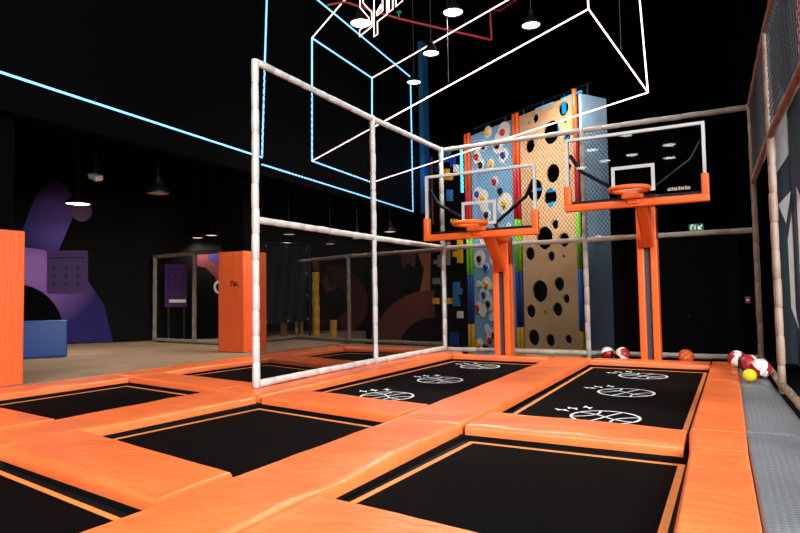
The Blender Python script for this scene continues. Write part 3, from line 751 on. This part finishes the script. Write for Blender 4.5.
# blue panel
bm = B(); box(bm, (s_b0, -.02, ZB), (s_b1, .02, ZT), CM); obj('blue_panel', bm, 'panel_blue', tb)
PL = [(504.7, 132, 8), (498.4, 145.5, 6.5), (504.3, 155.5, 6), (501, 139, 7), (488.6, 132, 4.6), (484.4, 146.5, 4.3), (477.8, 157, 5), (481.6, 165.5, 5), (479.5, 161, 4), (478.5, 150, 2.5), (491.5, 164, 4.2),
      (495.4, 182, 4.6), (478.4, 194.5, 6), (483.6, 198.4, 7), (485, 206, 5), (505.5, 203.8, 9), (487.5, 215, 5.3), (509.5, 226, 3), (485, 238, 6), (497, 232, 4),
      (480.5, 259, 7.5), (487, 267.5, 3.6), (497, 257, 8.5), (487.2, 284, 5.8), (485, 294.8, 6), (489, 303.8, 6.2), (479.5, 307.5, 5), (479, 283.7, 2.6), (484, 311, 5), (494.7, 286, 3.2), (509.8, 290, 3.2),
      (492.8, 317, 3.4), (509, 315, 4), (497, 311, 5), (487.6, 328, 3.2), (491.3, 340.4, 5.5), (495.6, 335.7, 6), (480.3, 344, 4.8), (509, 338, 3.2), (490, 333, 3.5), (481.5, 284, 1.8), (491, 287, 2.4)]
groups = [(0, 1, 2, 3), (4,), (5,), (6, 7, 8, 9), (10,), (11,), (12, 13, 14), (15,), (16,), (17,), (18,), (19,), (20, 21), (22,), (23, 24, 25, 26, 27, 28, 29, 40, 41), (30,), (31, 33), (32,), (34, 35, 36, 39), (37,), (38,)]
for g in groups:
    bm = B()
    for k, i in enumerate(g):
        px, py, r = PL[i]; s, z = sz(px, py); rr = (sz(px, py-r)[1]-z)*1.25
        rx = min(rr, s-s_b0, s_b1-s); disc(bm, cpt(s, z, .02), CD, UZ, max(rx, .05), rr, CN, .012+.0012*k)
    obj('white_plate', bm, 'plate_white', tb)
GR = [(488.6, 132, 'yellow'), (504, 132.5, 'red'), (498.4, 145.6, 'black'), (504.3, 155.4, 'blue'), (484.4, 146.5, 'blue'), (477.6, 157, 'red'), (481.6, 165.5, 'black'), (491.5, 164, 'yellow'), (495.4, 182, 'red'),
      (501.6, 191, 'black'), (478, 194.5, 'blue'), (483.6, 198.4, 'yellow'), (505.5, 203.8, 'yellow'), (487.5, 215, 'black'), (480.5, 259, 'black'), (487, 267.5, 'blue'), (487.2, 284, 'yellow'), (485, 294.8, 'blue'),
      (489.5, 303.8, 'black'), (478.6, 307.5, 'red'), (491.3, 340.4, 'red'), (495.6, 335.7, 'black'), (479.6, 344, 'yellow'), (487, 346.5, 'black')]
for px, py, c in GR:
    s, z = sz(px, py); r = .08; bm = B()
    prof = [(r, 0), (r, .035), (r*.85, .06), (r*.55, .066), (r*.42, .05), (0, .045)]
    n = 18; rings = [[bm.verts.new(cpt(s+q*math.cos(2*math.pi*k/n), z+1.1*q*math.sin(2*math.pi*k/n), .03+h)) for k in range(n)] for q, h in prof[:-1]]
    cc = bm.verts.new(cpt(s, z, .03+prof[-1][1]))
    for a, b in zip(rings, rings[1:]):
        for k in range(n): bm.faces.new((a[k], a[(k+1) % n], b[(k+1) % n], b[k]))
    for k in range(n): bm.faces.new((rings[-1][k], rings[-1][(k+1) % n], cc))
    o = obj('grip', bm, 'gloss_'+c, tb, True); o['label'] = c+' climbing grip'
# colour-banded padded tubes at the edges
def bands(parent, px, ztop=ZT+.1, r=.085, tint=0):
    zs = [ztop, sz(px, 141 if px > 550 else 163 if px > 500 else 191)[1], sz(px, 210 if px > 550 else 219 if px > 500 else 238)[1], sz(px, 269.5 if px > 550 else 271.6 if px > 500 else 275.5)[1],
          sz(px, 331 if px > 550 else 327 if px > 500 else 323.6)[1], ZB]
    s = sz(px, 260)[0]
    for (a, b), c in zip(zip(zs, zs[1:]), ('gloss_orange', 'gloss_red', 'gloss_green', 'gloss_lit_blue' if px > 550 else 'gloss_navy', 'tube_yellow')):  # right tube's brighter blue holds the light falling on it from the right
        bm = B(); sleeve(bm, cpt(s, b, .04), cpt(s, a, .04), r, 3.0, 14); o = obj('corner_tube', bm, c, parent, True)
        o['label'] = c.split('_')[-1]+' padded tube section'
bands(tw, 581, r=.052)
bands(tw, 521.8, r=.05); bands(tb, 518.5, r=.05); bands(tb, 472.6, r=.052); bands(tb, 469.6, r=.052)
# small clamp lamp on the blue side
bm = B(); p = CR + CD*(-.14) - CN*(LS*.45); p.z = at_d(596, 244, 14).z
tube(bm, [p+Vector((.0, -.12, .05)), p+Vector((.12, -.2, -.03))], .06, 12); box(bm, (p.x-.06, p.y-.12, p.z), (p.x+.03, p.y-.02, p.z+.1))
obj('clamp_lamp', bm, 'lamp_white', tw, True)
# rig on the top of the walls
bm = B(); a = cpt(-.1, ZT+.25, -.3); b = cpt(s_l, ZT+.3, -.3)
tube(bm, [a, b], .03, 8)
for s in (0, .7, 1.4, 2.1, 2.8, 3.5): tube(bm, [cpt(s, ZT-.1, -.3), cpt(s, ZT+.26, -.3)], .025, 8)
obj('top_rail', bm, 'black_pad', tw)
for i, s in enumerate((.35, 1.2)):
    bm = B(); box(bm, (s-.3, -.2, ZT+.06), (s+.3, -.14, ZT+.1), CM); obj('glow_strip', bm, 'glow_cyan', tw)  # glowing bars stand for blue highlights on the top pipes
# black block wall
s_k0, s_k1 = sz(466, 260)[0], sz(434, 260)[0]
tk = thing('climbing_wall', 'narrow black climbing wall with coloured block grips, in the corner left of the blue one', 'climbing wall', tuple(CR+CD*(s_k0+.8)+Vector((0, 0, ZB))), 'tall climbing walls')
bm = B(); box(bm, (s_k0, -.06, ZB), (s_k1, 0, ZT-.6), CM); obj('black_panel', bm, 'black_paint', tk)
BL = [([(445, 152), (451, 152), (451, 162), (445, 162)], 'steelblue'), ([(451, 155), (456, 155), (456, 167), (452.5, 167), (452.5, 160), (451, 160)], 'blue'), ([(456, 165), (460, 165), (460, 172), (456, 172)], 'white'),
      ([(446, 169), (450, 169), (450, 176), (453, 176), (453, 180), (446, 180)], 'yellow'), ([(449, 190), (453, 190), (453, 201), (449, 201)], 'steelblue'), ([(453, 219), (458, 219), (458, 223), (453, 223)], 'yellow'),
      ([(459.5, 240), (463.3, 240), (463.3, 263), (459.5, 263), (459.5, 257), (455, 257), (455, 251), (459.5, 251)], 'yellow'), ([(440, 255), (443, 255), (443, 267), (440, 267), (440, 264), (436, 264), (436, 260), (440, 260)], 'grey'),
      ([(447.5, 242), (450.5, 242), (450.5, 265), (447.5, 265)], 'grey'), ([(435, 278), (440, 278), (440, 284), (435, 284)], 'grey'), ([(435, 298), (439.5, 298), (439.5, 304), (435, 304)], 'yellow'), ([(449, 298), (453, 298), (453, 304), (449, 304)], 'yellow'),
      ([(455.5, 282), (460, 282), (460, 288), (462.5, 288), (462.5, 294.5), (460, 294.5), (460, 306), (455.5, 306)], 'steelblue'), ([(459.5, 311), (463.5, 311), (463.5, 318), (459.5, 318)], 'white'), ([(452, 332), (459, 332), (459, 345), (452, 345)], 'navy'),
      ([(437, 167), (444, 167), (444, 172), (437, 172)], 'navy'), ([(444, 183), (462, 180), (462, 186), (444, 189)], 'grey')]
for pts, c in BL[:-1]:
    bm = B(); plate(bm, [wp(x, y, .0) for x, y in pts], CN, .09); o = obj('block_grip', bm, 'gloss_'+c, tk); o['label'] = c+' block grip'
bm = B(); tube(bm, [cpt(s_k0+.02, ZT-.3, .06), cpt(s_k0+.02, sz(463, 193)[1], .06)], .04, 10); obj('light_tube', bm, 'neon_cyan', tk, True)
bm = B(); tube(bm, [cpt(s_k1-.05, sz(431, 158)[1], .05), cpt(s_k1-.05, sz(431, 225)[1], .05)], .035, 10); obj('edge_tube', bm, 'mural_rust', tk, True)

# ------------------------------------------------------------------ lights of the place: LED line frames
def neon(name, label, segs, m, r, cat='light frame', cables=()):
    t = thing(name, label, cat, tuple(segs[0][0]))
    for a, b in segs:
        bm = B(); tube(bm, [a, b], r, 8); obj('light_tube', bm, m if isinstance(m, str) else m, t, True)
    for p in cables:
        bm = B(); tube(bm, [p, (p[0], p[1], 9.3)], .006, 5); obj('cable', bm, 'cable', t)
    return t
def lw(px, py): return at_ax(px, py, 0, XB+.03)
L1 = [lw(-60, 52.5), lw(262, 157.5), lw(267.5, -25)]
neon('led_line_light', 'blue LED line along the black left wall, turning up behind the near white fence post', [(L1[0], L1[1]), (L1[1], L1[2])], 'neon_blue', .019)
L2 = [lw(262, 164.5), lw(413, 211.5), lw(410.5, 77), lw(290, -23)]
neon('led_line_light', 'blue LED outline on the black left wall ending beside the climbing walls', [(L2[0], L2[1]), (L2[1], L2[2]), (L2[2], L2[3])], 'neon_blue', .02)
FA, FB, FC, FD = at_d(312, 38, 14), at_d(372, 78, 16), at_d(372, 182.5, 16), at_d(312, 161, 14)
FD2, FC2 = at_d(588.5, 9, 9.5), at_d(648, 92.5, 10.5)
FA2 = at_d(360, -18, 13.0); FB2 = at_d(560, -30, 11); FT1 = at_d(586, -30, 9.5); FT2 = at_d(637, -30, 10.5)
t = neon('hanging_light_frame', 'white LED line frame shaped like a box, hanging high in front of the climbing walls',
     [(FD, FD2), (FC, FC2), (FD2, FC2), (FD2, FT1), (FC2, FT2), (FB, FB2), (FA, FA2)], 'neon_white', .0125,
     cables=[tuple(at_d(448.5, 82, FD.lerp(FD2, .4).dot(FW)*0+11.7)), tuple(at_d(621, 50, 10))])
for a, b in ((FA, FB), (FB, FC), (FD, FC), (FA, FD)):
    bm = B(); tube(bm, [a, b], .02, 8); o = obj('light_tube', bm, 'neon_blue', t, True); o['label'] = 'blue light tube'
# hanging outline-letter sign
sg = thing('hanging_letter_sign', 'hanging sign of tall glowing outline letters, cut by the top edge', 'sign', tuple(at_d(376, 36, 9)))
def sp2(u, v): return at_ax(350+u/13.33, v/13.33, 1, 9.6)
LET = [[(135, -520), (135, 100), (250, 235), (250, 300), (128, 400), (128, 485), (290, 355), (290, 165), (175, 40), (175, -520)],
       [(320, -520), (320, 490), (368, 455), (365, 290), (492, 190), (485, -520)], [(357, 210), (435, 140), (430, -520)], [(357, 208), (357, 165), (412, 60), (420, 60), (418, 100), (365, 160)],
       [(520, -520), (520, 162), (570, 125), (568, -520)], [(610, -520), (610, 90), (700, 10), (698, -520)]]
for pts in LET:
    bm = B(); tube(bm, [sp2(*p) for p in pts], .009, 6); obj('letter', bm, 'neon_white', sg, True)
bm = B(); tube(bm, [sp2(240, -520), sp2(240, -1500)], .008, 6); tube(bm, [sp2(600, -520), sp2(600, -1500)], .008, 6); tube(bm, [sp2(120, -520), sp2(715, -520)], .012, 6); obj('hanger', bm, 'cable', sg)
# pendants
def pendant(px, py, d, dia, label, glow='lamp_glow', energy=0., ztop=9.3, shade='lamp_black', col=(1, .93, .84), tilt=0, spot=2.3):
    c = at_d(px, py, d); r = dia/2
    t = thing('pendant_lamp', label, 'pendant lamp', tuple(c), 'pendant lamps')
    bm = B(); lathe(bm, [(r*1.06, -.02), (r*1.08, .0), (r*.98, .05), (r*.6, .13), (r*.35, .2), (r*.3, .3), (0, .31)], c, 28)
    lathe(bm, [(r*1.06, -.02), (r*.94, .03), (r*.5, .1), (0, .12)], c, 28); obj('shade', bm, shade, t, True)
    bm = B(); lathe(bm, [(0, -.012), (r*.8, -.01), (r*.98, 0), (r*.95, .02), (0, .025)], c, 28); obj('diffuser', bm, glow, t, True)
    bm = B(); tube(bm, [(c.x, c.y, c.z+.28), (c.x, c.y, ztop)], .008, 6); obj('cord', bm, 'cable', t)
    if energy:
        ld = bpy.data.lights.new('lamp', 'SPOT'); ld.energy = energy; ld.color = col; ld.spot_size = spot; ld.spot_blend = .6; ld.shadow_soft_size = r*.8
        lo = bpy.data.objects.new('lamp_light', ld); COL.objects.link(lo); lo.location = (c.x, c.y, c.z-.05)
    return t
pendant(453, 12, 11.7, .36, 'round pendant lamp at the top, right of the outline-letter sign', energy=560)
pendant(431, 53, 13.6, .34, 'round pendant lamp under the white light line, second down from the top', energy=560)
pendant(531, 25, 12.3, .35, 'round pendant lamp high up at the right, above the wooden climbing wall', energy=900)
pendant(414, 82, 15.4, .33, 'round pendant lamp at the right end of the blue outline on the left wall', energy=560)
pendant(361, 23, 12.0, .40, 'round pendant lamp glowing behind the outline-letter sign', energy=560)
pendant(78, 203.5, 13.6, .50, 'bright pendant lamp in front of the purple mural', energy=420, ztop=5.2, col=(1, .9, .8))
pendant(158, 193, 12.0, .42, 'unlit pendant lamp with a dark bell shade, over the small fence', glow='lamp_white', ztop=5.2)
for px, py, d, dia, lb in ((289, 234, 16.6, .36, 'small distant pendant lamp above the dark curtain'), (330, 243.5, 17, .31, 'small distant pendant lamp above the yellow pole'),
                           (357, 238, 17.2, .32, 'small distant pendant lamp half hidden by the white middle rail'), (390, 231.5, 18.2, .39, 'small distant pendant lamp right of the middle fence post'),
                           (197.5, 237.5, 17.5, .34, 'tiny distant pendant lamp above the small fence, the left one'), (211.5, 235, 17.5, .36, 'tiny distant pendant lamp above the marked pillar, the right one')):
    pendant(px, py, d, dia, lb, glow='lamp_glow_dim', energy=60, ztop=5.2)
# lamps over the court behind the camera (they show in the glass boards)
for px, py in ((626, 135), (669, 145), (669.5, 158), (632, 155), (592, 150), (605, 161), (581, 168)):
    p = at_ax(px, py, 1, 9.755); d = ray(px, py); d.y = -d.y; k = (6.6-p.z)/d.z; c = p+d*k
    t = thing('pendant_lamp', 'round pendant lamp over the court, mirrored in the glass of the higher hoop', 'pendant lamp', tuple(c), 'pendant lamps'); r = .22
    bm = B(); lathe(bm, [(r*1.08, .0), (r*.98, .05), (r*.6, .13), (r*.3, .3), (0, .31)], c, 24); obj('shade', bm, 'lamp_black', t, True)
    bm = B(); lathe(bm, [(0, -.012), (r*.98, 0), (r*.95, .02), (0, .025)], c, 24); obj('diffuser', bm, 'lamp_glow', t, True)
    bm = B(); tube(bm, [(c.x, c.y, c.z+.28), (c.x, c.y, 9.3)], .008, 6); obj('cord', bm, 'cable', t)
    ld = bpy.data.lights.new('lamp', 'SPOT'); ld.energy = 420; ld.color = (1, .96, .92); ld.spot_size = 2.6; ld.spot_blend = .5; ld.shadow_soft_size = .2
    lo = bpy.data.objects.new('lamp_light', ld); COL.objects.link(lo); lo.location = (c.x, c.y, c.z-.05)
# floodlight under the left ceiling
fl = thing('floodlight', 'small pale floodlight hanging on a rod at the upper left', 'floodlight', tuple(at_d(95.5, 177, 12)))
c = at_d(95.5, 177, 12); bm = B(); box(bm, (-.13, -.08, -.05), (.13, .08, .05), Matrix.Translation(c) @ Matrix.Rotation(.35, 4, 'Y') @ Matrix.Rotation(.3, 4, 'X'), bev=.015); obj('housing', bm, 'lamp_white', fl, True)
bm = B(); tube(bm, [c, c+Vector((.01, 0, .5)), (c.x, c.y, 5.2)], .012, 6); obj('rod', bm, 'cable', fl)
# red sprinkler pipe
bm = B(); pts = [at_d(296, -8, 13), at_d(327, 5, 13.2), at_d(329, 0, 13.2), at_d(345, 2, 13.3), at_d(400, 19, 13.6), at_d(491.5, 40, 14.2)]
rp = thing('sprinkler_pipe', 'red sprinkler pipe crossing behind the outline-letter sign and dropping at its end', 'pipe', tuple(pts[-1]))
bm = B(); tube(bm, pts[1:2]+pts[3:], .026, 10); obj('pipe', bm, 'red_pipe', rp, True)
bm = B(); tube(bm, [pts[-1], at_d(490, 9, 14.2)], .026, 10); obj('pipe', bm, 'red_pipe', rp, True)
bm = B(); tube(bm, [at_d(490, 9, 14.2), at_d(500, 11, 13.8), at_d(524, -6, 12.6)], .026, 10); obj('pipe', bm, 'red_pipe', rp, True)
c = at_d(399, 12.5, 13.6); bm = B(); tube(bm, [c, at_d(399, 17, 13.6)], .015, 8); lathe(bm, [(0, -.02), (.06, 0), (.05, .02), (0, .03)], c, 12); obj('sprinkler_head', bm, 'exit_green', rp, True)
# exit sign and the little red notice
ex = thing('exit_sign', 'green emergency exit sign with white running figure above the black door', 'sign', tuple(at_ax(696.5, 231, 1, YBK)))
def eb(x0, y0, x1, y1, m, nm, o0, o1):
    a = at_ax(x0, y1, 1, YBK-o0); b = at_ax(x1, y0, 1, YBK-o0); bm = B(); box(bm, (a.x, YBK-o1, a.z), (b.x, YBK-o0, b.z)); return obj(nm, bm, m, ex)
eb(689, 223.5, 703.5, 231, 'exit_green', 'sign_body', 0, .05)
def est(pl_, w): 
    bm = B(); strip(bm, [at_ax(x, y, 1, YBK-.053) for x, y in pl_], w, (0, -1, 0)); obj('pictogram', bm, 'exit_white', ex)
eb(690.3, 224.5, 695.6, 230.2, 'exit_white', 'pictogram', .05, .052)
bm = B(); strip(bm, [at_ax(x, y, 1, YBK-.055) for x, y in ((694.2, 225.4), (693, 227.2), (694, 228.4), (693, 229.8))], .03, (0, -1, 0)); strip(bm, [at_ax(x, y, 1, YBK-.055) for x, y in ((691.6, 227), (693, 227.2), (691.8, 229.8))], .025, (0, -1, 0)); obj('running_figure', bm, 'exit_green', ex)
est([(702, 225), (698.4, 228.6)], .035); est([(698.2, 225.6), (698.2, 228.8), (701.6, 228.8)], .035)
bm = B(); a = at_ax(745, 303, 1, YBK); b = at_ax(750.5, 296.5, 1, YBK); box(bm, (a.x, YBK-.02, a.z), (b.x, YBK, b.z))
nt = tag(obj('notice', bm, 'notice_red', None), 'small red and white notice on the black back wall near the right fence corner', 'notice')
bm = B(); a = at_ax(746.2, 301, 1, YBK); b = at_ax(749.2, 298.8, 1, YBK); box(bm, (a.x, YBK-.024, a.z), (b.x, YBK-.02, b.z)); obj('white_panel', bm, 'gloss_white', nt)

# ------------------------------------------------------------------ light
w = bpy.data.worlds.new('world'); S.world = w; w.use_nodes = True
w.node_tree.nodes['Background'].inputs[0].default_value = (.02, .022, .026, 1); w.node_tree.nodes['Background'].inputs[1].default_value = .3
def area(name, loc, tgt, sx, sy_, energy, col):
    ld = bpy.data.lights.new(name, 'AREA'); ld.shape = 'RECTANGLE'; ld.size = sx; ld.size_y = sy_; ld.energy = energy; ld.color = col
    o = bpy.data.objects.new(name, ld); COL.objects.link(o); o.location = loc
    o.rotation_euler = (Vector(tgt)-Vector(loc)).to_track_quat('-Z', 'Y').to_euler(); return o
area('daylight_behind', (-3.0, -2.5, 8.3), (-3, 6.5, 0), 6, 3, 820, (1, .97, .94))
area('daylight_right', (7.5, -.8, 4.6), (-3, 8, 1), 6, 4, 3300, (.95, .98, 1))
def point(loc, e, c, r=.2):
    ld = bpy.data.lights.new('glow', 'POINT'); ld.energy = e; ld.color = c; ld.shadow_soft_size = r
    o = bpy.data.objects.new('glow', ld); COL.objects.link(o); o.location = loc
point((pB.x+.35, 16.8, 5.0), 60, (.1, .5, 1))  # added blue point light that tints the corner column
